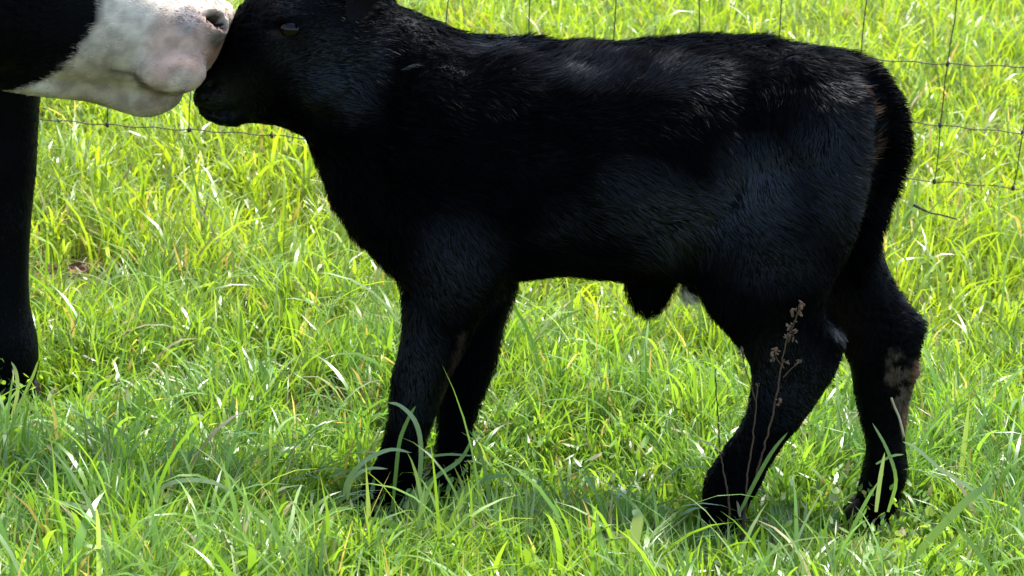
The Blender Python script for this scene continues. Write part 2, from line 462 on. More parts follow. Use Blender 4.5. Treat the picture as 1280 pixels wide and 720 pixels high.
def ear_mesh(name, root, tip, wide, width, cup):
    """leaf-shaped cupped ear with thickness"""
    root, tip = Vector(root), Vector(tip); d = tip - root; w = Vector(wide).normalized()
    nrm = d.normalized().cross(w).normalized(); V = []; F = []; n, m_ = 12, 9
    for sidek in (0, 1):
        for i in range(n + 1):
            t = i / n; wd = width * (math.sin(math.pi * min(1, t * 0.86 + 0.14)) ** 0.75) * (0.55 + 0.45 * min(1, t * 3)) + 0.002
            for j in range(m_):
                s = j / (m_ - 1) * 2 - 1
                V.append(root + d * t + w * wd * s + nrm * (cup * (s * s) * wd * 1.2 - 0.25 * cup * t * t * d.length * 0.3 + (0.004 if sidek else -0.004) * (1 - abs(s) ** 3)))
    k = (n + 1) * m_
    for i in range(n):
        for j in range(m_ - 1):
            a = i * m_ + j; F.append((a, a + 1, a + m_ + 1, a + m_)); F.append((k + a, k + a + m_, k + a + m_ + 1, k + a + 1))
    me = bpy.data.meshes.new(name); me.from_pydata(V, [], F); me.update()
    for p in me.polygons: p.use_smooth = True
    return me

# ------------------------------------------------------------------ the calf
YAW = R(5)
ax_b = np.array([math.cos(YAW), -math.sin(YAW), 0.0])     # towards the tail
ax_l = np.array([math.sin(YAW), math.cos(YAW), 0.0])      # towards the far side
UP = np.array([0, 0, 1.0])
CC = np.array([0.15, 3.41, 0.0])
def on_calf(px, py, lat=0.0):
    d = np.array(ray(px, py)); o = np.array(cam_pos)
    t = (lat - (o - CC) @ ax_l) / (d @ ax_l)
    return o + d * t
def pairs(st, lat=0.0):
    """st rows: (top px, top py, bottom px, bottom py, half width[, lat])"""
    T, B, H = [], [], []
    for s in st:
        l = lat if len(s) < 6 else s[5]
        T.append(on_calf(s[0], s[1], l)); B.append(on_calf(s[2], s[3], l)); H.append(s[4])
    return np.array(T), np.array(B), np.array(H)

calf_b = Body()
fl_back = ax_b * 1.0 - UP * 0.35
fl_dn = -UP + ax_b * 0.15
# trunk
T, B, H = pairs([(1086, 100, 1080, 225, .045), (1066, 72, 1068, 265, .085), (1030, 61, 1030, 300, .115), (980, 55, 980, 328, .13), (920, 50, 918, 342, .142),
                 (850, 51, 848, 346, .150), (780, 56, 778, 344, .155), (710, 55, 708, 338, .152), (640, 50, 640, 346, .142), (580, 44, 575, 356, .128),
                 (535, 36, 520, 352, .112), (495, 40, 478, 328, .092), (460, 70, 447, 297, .070), (438, 110, 428, 262, .045)])
calf_b.loft(T, B, H, ax_l, fl_back, 0.030, 2.35, ends=(.3, .3))
# neck
T, B, H = pairs([(640, 60, 545, 330, .10), (575, 42, 480, 315, .10), (530, 22, 432, 275, .088), (497, 8, 408, 225, .080), (474, -8, 392, 190, .076), (450, -24, 384, 168, .07)])
calf_b.loft(T, B, H, ax_l, ax_b * .7 - UP * .55, 0.026, 2.2)
# head
T, B, H = pairs([(470, -28, 440, 158, .060), (430, -48, 405, 166, .074), (385, -44, 378, 164, .076), (345, -24, 350, 156, .072), (302, 6, 322, 154, .058), (283, 42, 296, 154, .049),
                 (270, 70, 274, 154, .047), (256, 95, 259, 147, .046), (248, 109, 250, 137, .036)])
calf_b.loft(T, B, H, ax_l, ax_b * .8 + UP * .35, [.016, .012, .010, .009, .008, .007, .006, .005, .004], 2.3, ends=(.4, .25))
# brow, cheek and lip forms
for lt in (-1, 1):
    calf_b.blob(on_calf(366, 22, lt * .052), .036, .026, .018)
    calf_b.blob(on_calf(410, 105, lt * .045), .055, .038, .055)
    calf_b.blob(on_calf(266, 106, lt * .034), .016, .014, .014)
    calf_b.blob(on_calf(285, 126, lt * .033), .036, .018, .013)
    calf_b.blob(on_calf(283, 150, lt * .024), .030, .018, .009)
    calf_b.blob(on_calf(352, 62, lt * .050), .040, .020, .012)
# fore legs (front px -> back px), near then far
T, B, H = pairs([(480, 240, 640, 250, .065, -.075), (488, 310, 638, 318, .062, -.082), (503, 360, 618, 368, .055, -.082), (504, 400, 592, 408, .048, -.080), (499, 440, 574, 445, .043, -.078), (492, 470, 560, 474, .042, -.076),
                 (489, 505, 547, 508, .036, -.074), (484, 535, 534, 540, .030, -.072), (478, 562, 528, 570, .032, -.072), (468, 584, 524, 598, .036, -.072), (458, 602, 508, 616, .034, -.072), (451, 618, 500, 630, .032, -.072)])
calf_b.loft(T, B, H, ax_l, fl_dn, 0.017, 2.2)
T, B, H = pairs([(520, 290, 655, 280, .060, .07), (540, 340, 650, 346, .052, .075), (550, 390, 634, 396, .046, .075), (548, 430, 624, 436, .043, .074), (544, 468, 612, 474, .042, .073), (546, 505, 597, 512, .034, .072),
                 (548, 540, 590, 545, .030, .071), (546, 566, 589, 574, .034, .071), (540, 588, 584, 596, .035, .071), (536, 602, 578, 608, .033, .071), (532, 614, 575, 622, .032, .071)])
calf_b.loft(T, B, H, ax_l, fl_dn, 0.020, 2.2)
# near hind leg: thigh, gaskin, hock, cannon, pastern
T, B, H = pairs([(905, 150, 1085, 130, .055, -.075), (872, 260, 1082, 225, .066, -.088), (868, 335, 1068, 290, .064, -.092), (886, 388, 1042, 348, .056, -.092), (918, 425, 1030, 388, .046, -.090), (936, 452, 1046, 412, .040, -.088),
                 (940, 480, 1052, 446, .038, -.086), (934, 512, 1020, 505, .034, -.085), (918, 542, 984, 548, .030, -.084), (898, 572, 962, 582, .032, -.084), (882, 598, 950, 606, .035, -.084), (878, 622, 932, 634, .034, -.084), (872, 646, 926, 660, .032, -.084)])
calf_b.loft(T, B, H, ax_l, fl_dn, [.020, .020, .018, .016, .014, .012, .011, .011, .011, .011, .012, .012, .010], 2.25)
# far hind leg
T, B, H = pairs([(930, 160, 1075, 140, .055, .07), (940, 260, 1088, 235, .060, .082), (965, 330, 1098, 300, .056, .085), (1004, 385, 1118, 352, .046, .085), (1042, 420, 1144, 392, .040, .084), (1060, 452, 1152, 428, .040, .083),
                 (1066, 484, 1144, 470, .036, .082), (1074, 520, 1134, 515, .031, .081), (1082, 555, 1132, 556, .029, .080), (1078, 585, 1134, 588, .033, .080), (1071, 618, 1124, 624, .034, .080), (1066, 640, 1114, 650, .034, .080), (1060, 660, 1108, 670, .032, .080)])
calf_b.loft(T, B, H, ax_l, fl_dn, [.018, .018, .018, .016, .014, .012, .012, .011, .011, .011, .012, .012, .010], 2.2)
# tail
T, B, H = pairs([(1050, 62, 1040, 108, .03), (1078, 70, 1062, 112, .028), (1108, 92, 1078, 128, .026), (1128, 128, 1090, 145, .026), (1133, 165, 1092, 170, .025), (1126, 210, 1086, 205, .024),
                 (1110, 258, 1072, 248, .023), (1100, 300, 1064, 295, .022), (1094, 330, 1064, 330, .019), (1086, 350, 1070, 352, .010)])
calf_b.loft(T, B, H, ax_l, [(1, -.1, -.2), (1, -.1, -.5), (.7, 0, -1), (.3, 0, -1), (0, 0, -1), (-.2, 0, -1), (-.2, 0, -1), (-.1, 0, -1), (0, 0, -1), (0, 0, -1)], 0.030, 2.0)
# navel tuft, shoulder, haunch and rib forms
T, B, H = pairs([(770, 320, 850, 320, .035), (778, 345, 846, 345, .030), (786, 364, 840, 362, .024), (795, 380, 832, 377, .018)])
calf_b.loft(T, B, H, ax_l, -UP + ax_b * .1, 0.036, 2.0)
calf_b.blob(on_calf(1142, 412, .083), .020, .026, .030)
calf_b.blob(on_calf(1143, 464, .075), .011, .016, .012)
calf_b.blob(on_calf(521, 480, -.086), .034, .028, .034)
calf_b.blob(on_calf(578, 478, .080), .032, .028, .034)
calf_b.blob(on_calf(500, 572, -.078), .026, .028, .022)
calf_b.blob(on_calf(926, 590, -.086), .030, .030, .024)
calf_b.blob(on_calf(1104, 590, .078), .030, .030, .026)
calf_b.blob(on_calf(1042, 422, -.088), .016, .028, .022)
calf_b.blob(on_calf(861, 362, .032), .012, .018, .024)
for lt in (-1, 1):
    calf_b.blob(on_calf(556, 200, lt * .085), .10, .052, .15, [ax_b, ax_l, UP])
    calf_b.blob(on_calf(985, 175, lt * .088), .115, .060, .12, [ax_b, ax_l, UP])
    calf_b.blob(on_calf(945, 285, lt * .100), .100, .052, .11, [ax_b, ax_l, UP])
    calf_b.blob(on_calf(775, 215, lt * .060), .20, .105, .14, [ax_b, ax_l, UP])
    calf_b.blob(on_calf(1000, 95, lt * .085), .040, .040, .035, [ax_b, ax_l, UP])
calf_me = calf_b.fuse(0.0065, 6)
calf_bvh = BVHTree.FromPolygons([v.co for v in calf_me.vertices], [tuple(p.vertices) for p in calf_me.polygons])
def hit(bvh, px, py):
    loc, nrm, _, _ = bvh.ray_cast(cam_pos, ray(px, py)); return loc, nrm
def mirror(p):
    p = np.array(p); s = (p - CC) @ ax_l; return p - 2 * s * ax_l

def dist_px(P, pts):
    """distance in photo pixels from a polyline"""
    x, y = project(P); d = np.full(len(P), 1e9); pts = np.array(pts, float)
    for (x0, y0), (x1, y1) in zip(pts, pts[1:]):
        vx, vy = x1 - x0, y1 - y0; t = np.clip(((x - x0) * vx + (y - y0) * vy) / (vx * vx + vy * vy), 0, 1)
        d = np.minimum(d, np.hypot(x - x0 - t * vx, y - y0 - t * vy))
    return d
V_, N_, _t = mesh_arrays(calf_me)
x_, y_ = project(V_); crust = np.clip(1.3 - np.hypot((x_ - 1132) / 22, (y_ - 485) / 48), 0, 1) * (((V_ - CC) @ ax_l) > 0)
top_ = np.clip((N_[:, 2] - .35) / .4, 0, 1) * (x_ > 480) * (y_ < 120) + np.clip((-N_ @ ax_b - .3) / .4, 0, 1) * (x_ < 520) * (y_ > 170) * (y_ < 380)
V_ += N_ * (top_ * .0036 * snoise(V_, 24, 25, 2))[:, None]
ml = dist_px(V_, [(246, 135), (262, 141), (285, 141), (312, 134)])
V_ -= N_ * (np.clip(1 - ml / 4.5, 0, 1) * .006)[:, None]
V_ += N_ * (crust * .0045 * snoise(V_, 130, 23, 2))[:, None]
calf_me.vertices.foreach_set('co', V_.astype(np.float32).ravel()); calf_me.update()
calf = empty('calf', (CC[0], CC[1], 0)); 
tag(calf, 'small solid black calf standing side on in the grass, facing left', 'calf')

eye_p, eye_n = hit(calf_bvh, 362, 38)
nos_p, nos_n = hit(calf_bvh, 262, 108)
for e, nn in ((np.array(nos_p), np.array(nos_n)), (mirror(nos_p), np.array(nos_n) - 2 * (np.array(nos_n) @ ax_l) * ax_l)):
    carve(calf_me, e, nn, ax_b + UP * .8, .011, .006, .012)
def lat_of(P): return (np.asarray(P) - CC) @ ax_l
def calf_color(P, n):
    c = np.tile(np.array([0.0009, 0.0009, 0.0012]), (len(P), 1))
    nz = snoise(P, 30, 21, 3)
    la = lat_of(P)
    def blend(mask, rgb):
        nonlocal c
        mask = np.clip(mask, 0, 1)[:, None]; c = c * (1 - mask) + np.array(rgb) * mask
    # rusty edge of the rump beside the tail
    d = dist_px(P, [(1074, 108), (1086, 132), (1091, 160), (1088, 190), (1074, 214)])
    blend((1.4 + 2.4 * nz - d) / 2.5 * (la < 0.0), (.105, .058, .032))
    # brown inner side of the far hind leg and the dried scour on its hock
    d = dist_px(P, [(1030, 350), (1050, 395), (1070, 430)])
    blend((34 - d) / 40 * (la > 0.02) * 0.5, (.020, .011, .008))
    d = dist_px(P, [(1118, 450), (1128, 480), (1132, 505)])
    blend((19 + 7 * nz - d) / 4 * (la > 0.0) * np.clip(.55 + .9 * snoise(P, 95, 22, 2), 0, 1), (.060, .042, .028) )
    d = dist_px(P, [(1147, 455), (1146, 480), (1138, 515), (1132, 540)])
    blend((8 + 4 * nz - d) / 3 * (la > 0.0), (.15, .08, .048))
    # worn grey patch on the near hock
    d = dist_px(P, [(1038, 408), (1052, 424)])
    blend((8 + 5 * nz - d) / 6 * (la < 0.0) * .8, (.07, .068, .066))
    # brown fringe behind the near fore leg, its back-lit tone painted in
    d = dist_px(P, [(578, 415), (566, 455), (552, 500)])
    blend((8 + 4 * nz - d) / 6 * (la < 0.0) * .7, (.030, .019, .014))
    d = dist_px(P, [(852, 370), (862, 384)])
    blend((13 + 2 * nz - d) / 4 * (la > -.012) * (la < .06), (.78, .72, .68))
    # small pale marks: behind the head, in front of the eye
    d = dist_px(P, [(505, 86), (516, 82)])
    blend((2.2 - d) / 1.2 * (la < 0.0), (.10, .10, .09))
    d = dist_px(P, [(336, 42), (350, 46)])
    blend((6 - d) / 5 * (la < 0.0) * .6, (.035, .024, .018))
    d = dist_px(P, [(450, 25), (462, 10), (474, 2)])
    blend((4 - d) / 4 * (la < 0.0) * .6, (.045, .032, .026))
    return c
def calf_sleek(P):
    x, y = project(P); m_ = np.zeros(len(P)); nz = snoise(P, 14, 81, 3)
    for (a, b, rx, ry, k) in ((830, 265, 130, 60, .9), (930, 235, 60, 70, 1.0), (960, 320, 60, 50, .5), (720, 92, 80, 26, .5), (860, 96, 70, 26, .45), (560, 330, 60, 60, .7), (600, 58, 60, 16, .45),
                          (410, 100, 70, 75, .9), (300, 115, 50, 40, 1.0), (465, 70, 22, 40, .7), (350, 70, 40, 30, .7), (345, 5, 40, 20, .6), (1040, 200, 50, 90, .55), (520, 460, 30, 90, .5), (980, 470, 60, 60, .5)):
        d = np.hypot((x - a) / rx, (y - b) / ry) + .28 * nz
        m_ = np.maximum(m_, k * np.clip(1.25 - d, 0, 1))
    return np.clip(m_, 0, 1)
def calf_weight(P, n):
    w = np.ones(len(P)); la = lat_of(P)
    w = np.where(la > .05, .45, w)
    x, y = project(P)
    w = np.where((x < 430) & (y < 190), w * 1.8, w)
    w = np.where(y > 420, w * 1.5, w)
    for e in (np.array(eye_p), mirror(eye_p)):
        w *= np.linalg.norm(P - e, axis=1) > .014
    for e in (np.array(nos_p), mirror(nos_p)):
        w *= np.linalg.norm(P - e, axis=1) > .010
    return w
V, N, _ = mesh_arrays(calf_me)
a = calf_me.color_attributes.new('tint', 'FLOAT_COLOR', 'POINT'); c4 = np.ones((len(V), 4), np.float32); c4[:, :3] = calf_color(V, N); a.data.foreach_set('color', c4.ravel())
xs_, ys_ = project(V); wet = np.clip(1.3 - np.hypot((xs_ - 262) / 40, (ys_ - 122) / 36), 0, 1)
sa_ = calf_me.attributes.new('sleek', 'FLOAT', 'POINT'); sa_.data.foreach_set('value', wet.astype(np.float32))
link_mesh('body', calf_me, M['skin'], calf)
tag(link_mesh('coat', make_fur(calf_me, calf_b, 265000, calf_weight, calf_color, 0.0010, 'coat', sleek_fn=calf_sleek), M['coat'], calf), kind='stuff')

def add_eye(parent, p, nrm, fwd, r):
    p = Vector(p); nrm = Vector(nrm).normalized(); f = Vector(fwd); f = (f - nrm * f.dot(nrm)).normalized(); u = nrm.cross(f)
    if u.z < 0: u = -u
    e = link_mesh('eye', sphere_mesh('eye', p - nrm * r * .55, (r * 1.12, r, r), [f, u, nrm]), M['eye'], parent)
    link_mesh('eyelid', ring_mesh('eyelid', p + nrm * r * .12 + u * r * .08, f, u, r * .98, r * .62, r * .36, nrm), M['lid'], e).matrix_parent_inverse = Matrix.Translation(-parent.location)
    return e
add_eye(calf, eye_p, eye_n, -ax_b, .0165)
nm = np.array(eye_n); nm = nm - 2 * (nm @ ax_l) * ax_l
add_eye(calf, mirror(eye_p), nm, -ax_b, .0165)
for lt in (-1, 1):
    root = on_calf(436, -22, lt * .066); tip = root + ax_b * .062 + ax_l * lt * .105 - UP * .012 if lt > 0 else root + ax_b * .060 - ax_l * .100 - UP * .004
    eb = ear_mesh('ear', root, tip, UP * .8 - ax_b * .5, .036, .9)
    eo = link_mesh('ear', eb, M['lid'], calf)
    ebody = Body(); ebody.C = [np.array([root, (root + tip) / 2, tip])]; ebody.flow = [np.repeat((tip - root)[None], 3, 0)]; ebody.hl = [np.full(3, .016)]; ebody.cr = [np.full(3, .03)]
    eh = link_mesh('ear_hair', make_fur(eb, ebody, 7000, lambda P, n: np.ones(len(P)), lambda P, n: np.tile(np.array([.0012, .0011, .0012]), (len(P), 1)), .0009, 'ear_hair'), M['coat'], eo)
    eh.matrix_parent_inverse = Matrix.Translation(-calf.location); tag(eh, kind='stuff')
fdir = -ax_b
for (px, py, lt) in ((482, 612, -.072), (556, 606, .071), (903, 630, -.084), (1088, 648, .080)):
    p = on_calf(px, py, lt); gz = float(ground_z(p[0], p[1])); p[2] = gz - .004
    link_mesh('hoof', hoof_mesh('hoof', p + fdir * .012, fdir, max(.05, .055), .050, .075), M['hoof'], calf)

# ------------------------------------------------------------------ the adult cow
cow_b = Body()
HD = 3.405
def ad(px, py, y=HD): return np.array(at_depth(px, py, y))
YV = np.array([0, 1.0, 0])
def apairs(st, y):
    return (np.array([ad(s[0], s[1], s[5] if len(s) > 5 else y) for s in st]), np.array([ad(s[2], s[3], s[5] if len(s) > 5 else y) for s in st]), np.array([s[4] for s in st]))
fl_head = np.array([-.9, 0, .3])
T, B, H = apairs([(282, 16, 276, 60, .040), (277, 6, 265, 82, .064), (260, -6, 243, 100, .080), (228, -22, 208, 114, .090), (170, -50, 155, 108, .082), (100, -90, 92, 104, .088), (20, -140, 20, 96, .105), (-60, -195, -45, 80, .115), (-130, -215, -115, 30, .10)], HD)
cow_b.loft(T, B, H, YV, fl_head, [.004, .006, .008, .009, .010, .012, .013, .013, .013], 2.5, ends=(.18, .4))
T, B, H = apairs([(228, 112, 222, 132, .030), (212, 108, 204, 142, .044), (182, 102, 180, 146, .048), (150, 98, 148, 138, .040), (112, 88, 112, 127, .040), (60, 78, 60, 121, .050), (10, 58, 8, 111, .056), (-50, 30, -55, 96, .06)], HD)
cow_b.loft(T, B, H, YV, np.array([-.95, 0, .1]), [.005, .006, .008, .010, .012, .013, .013, .013], 2.2, ends=(.3, .4))
for lt in (-1, 1):
    cow_b.blob(ad(268, 28) + YV * lt * .045, .030, .022, .032)
    cow_b.blob(ad(222, 80) + YV * lt * .068, .058, .032, .040)
    cow_b.blob(ad(-20, -10) + YV * lt * .07, .12, .05, .12)
    cow_b.blob(ad(-40, -110) + YV * lt * .095, .05, .03, .035)
# body
FD = np.array([.75, -.66, 0]); FD /= np.linalg.norm(FD); LD = np.array([-FD[1], FD[0], 0])
CH = np.array([-.98, 3.92, 0])
def cst(s, top, bot, hw):
    c = CH - FD * s; return (c + UP * top, c + UP * bot, hw)
S = [cst(-.10, 1.05, .72, .12), cst(0, 1.20, .64, .20), cst(.2, 1.28, .60, .27), cst(.5, 1.27, .56, .33), cst(.85, 1.26, .54, .35), cst(1.2, 1.27, .60, .33), cst(1.5, 1.27, .72, .27), cst(1.68, 1.18, .85, .17)]
cow_b.loft([s[0] for s in S], [s[1] for s in S], [s[2] for s in S], LD, -FD * .9 - UP * .35, .018, 2.4)
hb = ad(-115, -95)
N0 = CH + UP * .95; 
cow_b.loft([N0 + UP * .30 - FD * .05, (N0 + hb) / 2 + UP * .22, hb + UP * .13 + np.array([.02, 0, 0])], [N0 - UP * .28, (N0 + hb) / 2 - UP * .19, hb - UP * .14 + np.array([.05, 0, 0])], [.17, .12, .095], [LD, LD * .5 + YV * .5, YV], np.array([-.5, .4, -.5]), .016, 2.2)
# visible fore leg, then its fellow and the hind legs
LY = 3.78
fst = [(56, 20, -80, 20, .075), (52, 100, -62, 100, .062), (47, 160, -46, 160, .052), (45, 210, -40, 210, .050), (40, 265, -32, 265, .042), (36, 330, -26, 330, .036), (38, 385, -26, 388, .037), (46, 422, -26, 430, .046), (48, 450, -20, 462, .046), (46, 470, -12, 486, .044)]
T, B, H = apairs(fst, LY)
hs = [.013] * len(fst)
cow_b.loft(T, B, H, YV, -UP, hs, 2.2)
off = -LD * .30 * 1.0 - FD * .05
cow_b.loft(T + off, B + off, H, YV, -UP, hs, 2.2)
hst = [(.10, .95, -.18, .95, .11), (.12, .75, -.16, .80, .10), (.06, .58, -.13, .62, .07), (-.02, .46, -.13, .50, .05), (-.03, .36, -.12, .38, .045), (-.03, .22, -.10, .22, .038), (-.01, .12, -.09, .12, .045), (.02, .05, -.06, .05, .045)]
hind_c = []
for lt in (-1, 1):
    c = CH - FD * 1.45 + LD * lt * .15; hind_c.append(c)
    cow_b.loft([c + FD * s[0] + UP * s[1] for s in hst], [c + FD * s[2] + UP * s[3] for s in hst], [s[4] for s in hst], LD, -UP, .014, 2.2)
tc_ = CH - FD * 1.70
tl = [(0, 1.16), (.07, 1.02), (.08, .8), (.07, .6), (.07, .42)]
cow_b.loft([tc_ - FD * (a + .025) + UP * z for a, z in tl], [tc_ - FD * (a - .025) + UP * z for a, z in tl], [.03, .025, .022, .026, .03], LD, -UP, .03, 2.0)
cow_me = cow_b.fuse(0.0088, 4)
cow_bvh = BVHTree.FromPolygons([v.co for v in cow_me.vertices], [tuple(p.vertices) for p in cow_me.polygons])
pits = []
q, qn = hit(cow_bvh, 274, 24)
for lt in (-1, 1):
    q2 = (q.x, q.y if lt < 0 else 2 * HD - q.y, q.z); qn2 = (qn.x, qn.y * (-lt), qn.z)
    pits.append(carve(cow_me, q2, qn2, (.93, 0, -.36), .018, .0095, .030))
cow = empty('cow', (float(CH[0] - FD[0] * .7), float(CH[1] - FD[1] * .7), 0))
tag(cow, 'larger black cow with a white muzzle touching noses with the calf', 'cow')
bx = [ad(x, y)[[0, 2]] for x, y in ((150, -60), (136, -10), (130, 26), (108, 60), (86, 80), (58, 97), (26, 108), (-60, 118))]
bz = np.array([b[1] for b in bx]); bxx = np.array([b[0] for b in bx])
def cow_white(P):
    """white face: in front of the marking's edge on the head"""
    o = np.argsort(bz)
    edge = np.interp(P[:, 2], bz[o], bxx[o])
    head = (P[:, 1] < 3.6) & (P[:, 2] > .40)
    wob = 0.010 * snoise(P, 26, 31, 3)
    return np.clip((P[:, 0] - edge + wob) / .010, 0, 1) * head
def blotch(P, px, py, rpx, soft, seed):
    c = ad(px, py, HD - .05); d = np.hypot(P[:, 0] - c[0], P[:, 2] - c[2]) * 795 + rpx * .35 * snoise(P, 40, seed, 2)
    return np.clip((rpx - d) / soft + .5, 0, 1)
def cow_color(P, n):
    w = cow_white(P)[:, None]
    nz = snoise(P, 22, 33, 3)[:, None]
    white = np.array([.53, .455, .365]) * (1 + .16 * nz)
    def mixc(a, rgb, m): return a * (1 - m[:, None]) + np.array(rgb) * m[:, None]
    white = mixc(white, (.47, .285, .215), blotch(P, 235, 62, 50, 40, 41) * .75)
    white = mixc(white, (.22, .20, .20), blotch(P, 237, 24, 13, 14, 42) * .8)
    white = mixc(white, (.28, .12, .06), blotch(P, 272, 68, 13, 14, 43) * .75)
    white = mixc(white, (.07, .06, .055), blotch(P, 277, 50, 11, 10, 44) * .8)
    white = mixc(white, (.30, .20, .12), blotch(P, 200, 128, 24, 20, 45) * .75)  # chin tinted darker tan: shade below the muzzle, painted in
    white = mixc(white, (.36, .30, .21), blotch(P, 155, 70, 30, 36, 46) * .6)
    white = mixc(white, (.30, .235, .15), blotch(P, 120, 115, 50, 50, 47) * .8)  # under-jaw shading painted as a darker tan
    dl = dist_px(P, [(140, 88), (165, 92), (178, 106), (205, 117), (232, 116)])
    white = mixc(white, (.07, .05, .04), np.clip((5 + 2 * snoise(P, 50, 48, 2) - dl) / 4, 0, 1) * .8)
    fr = np.clip(.5 + 1.2 * snoise(P, 85, 49, 2), 0, 1)
    white = white * (1 - .30 * fr[:, None])
    for pt in pits: white = mixc(white, (.012, .010, .010), pit_mask(P, pt))
    black = np.tile(np.array([.0010, .0010, .0013]), (len(P), 1))
    return black * (1 - w) + white * w
def cow_weight(P, n):
    w = np.full(len(P), .05)
    hd = (P[:, 1] < 3.62) & (P[:, 0] > -1.0)
    w = np.where(hd, 2.0, w)
    w = np.where((P[:, 1] > 3.6) & (P[:, 0] > -1.0) & (P[:, 2] < .6), 1.0, w)
    w = np.where(hd & (P[:, 1] > HD + .05), .4, w)
    for pt in pits: w *= 1 - pit_mask(P, pt)
    return w
V, N, _ = mesh_arrays(cow_me)
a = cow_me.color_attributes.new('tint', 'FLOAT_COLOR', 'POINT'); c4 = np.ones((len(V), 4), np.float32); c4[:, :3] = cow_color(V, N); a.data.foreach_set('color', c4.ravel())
link_mesh('body', cow_me, M['skin'], cow)
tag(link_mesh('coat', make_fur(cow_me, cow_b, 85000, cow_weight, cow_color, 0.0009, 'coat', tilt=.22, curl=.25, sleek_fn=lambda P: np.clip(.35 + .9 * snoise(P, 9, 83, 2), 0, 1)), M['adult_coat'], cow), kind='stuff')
wb = Body(); wb.C = [np.array([ad(240, 90), ad(200, 130)])]; wb.flow = [np.array([[.6, 0, -.5], [.3, 0, -.8]])]; wb.hl = [np.full(2, .017)]; wb.cr = [np.full(2, .05)]
tag(link_mesh('whiskers', make_fur(cow_me, wb, 110, lambda P, n: ((dist_px(P, [(225, 128), (205, 138), (180, 140)]) < 15) & (P[:, 1] < HD + .1) & (P[:, 2] > .3)) * 1.0 + 1e-9,
    lambda P, n: np.tile(np.array([.25, .22, .18]), (len(P), 1)), .0005, 'whiskers', tilt=.8, tuft=.002), M['adult_coat'], cow), kind='stuff')
for lt in (-1, 1):
    p = ad(-40, -105) + YV * lt * .118
    add_eye(cow, p, YV * lt, (1, 0, 0), .022)
    root = ad(-125, -150) + YV * lt * .10
    link_mesh('ear', ear_mesh('ear', root, root + np.array([-.08, lt * .19, .0]), (.3, 0, 1), .06, .8), M['lid'], cow)
legc = (T[-1] + B[-1]) / 2
for c, dd in ((legc, FD), (legc + off, FD), (hind_c[0] - FD * .02, FD), (hind_c[1] - FD * .02, FD)):
    p = np.array(c); p[2] = float(ground_z(p[0], p[1])) - .004
    link_mesh('hoof', hoof_mesh('hoof', p, dd, .075, .085, .11), M['hoof'], cow)

# ------------------------------------------------------------------ wire fence
FY = 5.2
fence = empty('wire_fence', (0, FY, float(ground_z(0, FY))))
tag(fence, 'rusty woven wire fence running behind the calf', 'fence')
zb = at_depth(1180, 231, FY).z; z2 = at_depth(1183, 157, FY).z; z3 = at_depth(1187, 75, FY).z
sp = (z3 - z2)
zs = [zb, z2, z3, z3 + sp * 1.05, z3 + sp * 2.15, z3 + sp * 3.3]
X0, X1 = -3.6, 3.6
def wire_z(x, z, k): return z + (.030 * (x - 1.03) if k > 1 else (.012 * (x - 1.03) if k == 1 else 0)) + .006 * math.sin(x * 2.3 + k) + .003 * math.sin(x * 7.1 + 2 * k)
for k, z in enumerate(zs):
    pts = []
    x = X0
    while x <= X1:
        crimp = .0022 * math.sin(x * 62 + k)
        pts.append((x, FY + .003 * math.sin(x * 9 + k), wire_z(x, z, k) + crimp)); x += .024
    link_mesh('horizontal_wire', tube_mesh('horizontal_wire', pts, .0017, 6), M['wire'], fence)
xs = [at_depth(px, 20, FY).x for px in (557, 662, 770, 873, 977, 1081, 1190)]
step = (xs[-1] - xs[0]) / 6
allx = [xs[0] - step * i for i in range(14, 0, -1)] + xs + [xs[-1] + step * i for i in range(1, 11)]
allx = [x for x in allx if X0 < x < X1]
knot_me = revolve_mesh('knot', [(.0012, -.007), (.0042, -.005), (.0048, 0), (.0042, .005), (.0012, .007)], 10)
for i, x in enumerate(allx):
    pts = []
    rz = random.Random(i)
    dx = [rz.uniform(-.006, .006) for _ in zs]
    for k, z in enumerate(zs):
        pts.append((x + dx[k], FY - .004, wire_z(x + dx[k], z, k)))
        if k + 1 < len(zs):
            for t in (.33, .66): pts.append((x + dx[k] * (1 - t) + dx[k + 1] * t + rz.uniform(-.003, .003), FY - .004, wire_z(x, z + (zs[k + 1] - z) * t, k)))
    link_mesh('stay_wire', tube_mesh('stay_wire', pts, .0014, 6), M['wire'], fence)
    for k, z in enumerate(zs):
        o = link_mesh('knot', knot_me, M['wire'], fence)
        o.location = (x + dx[k], FY - .002, wire_z(x + dx[k], z, k)); o.rotation_euler = (0, R(rz.uniform(-12, 12)), 0)
for x in (X0, X1):
    gz = float(ground_z(x, FY))
    me = revolve_mesh('post', [(.055, gz - .3), (.055, gz + .4), (.052, gz + 1.0), (.048, gz + 1.3), (.03, gz + 1.315)], 18)
    o = link_mesh('post', me, M['post'], fence); o.location = (x, FY + .06, 0)

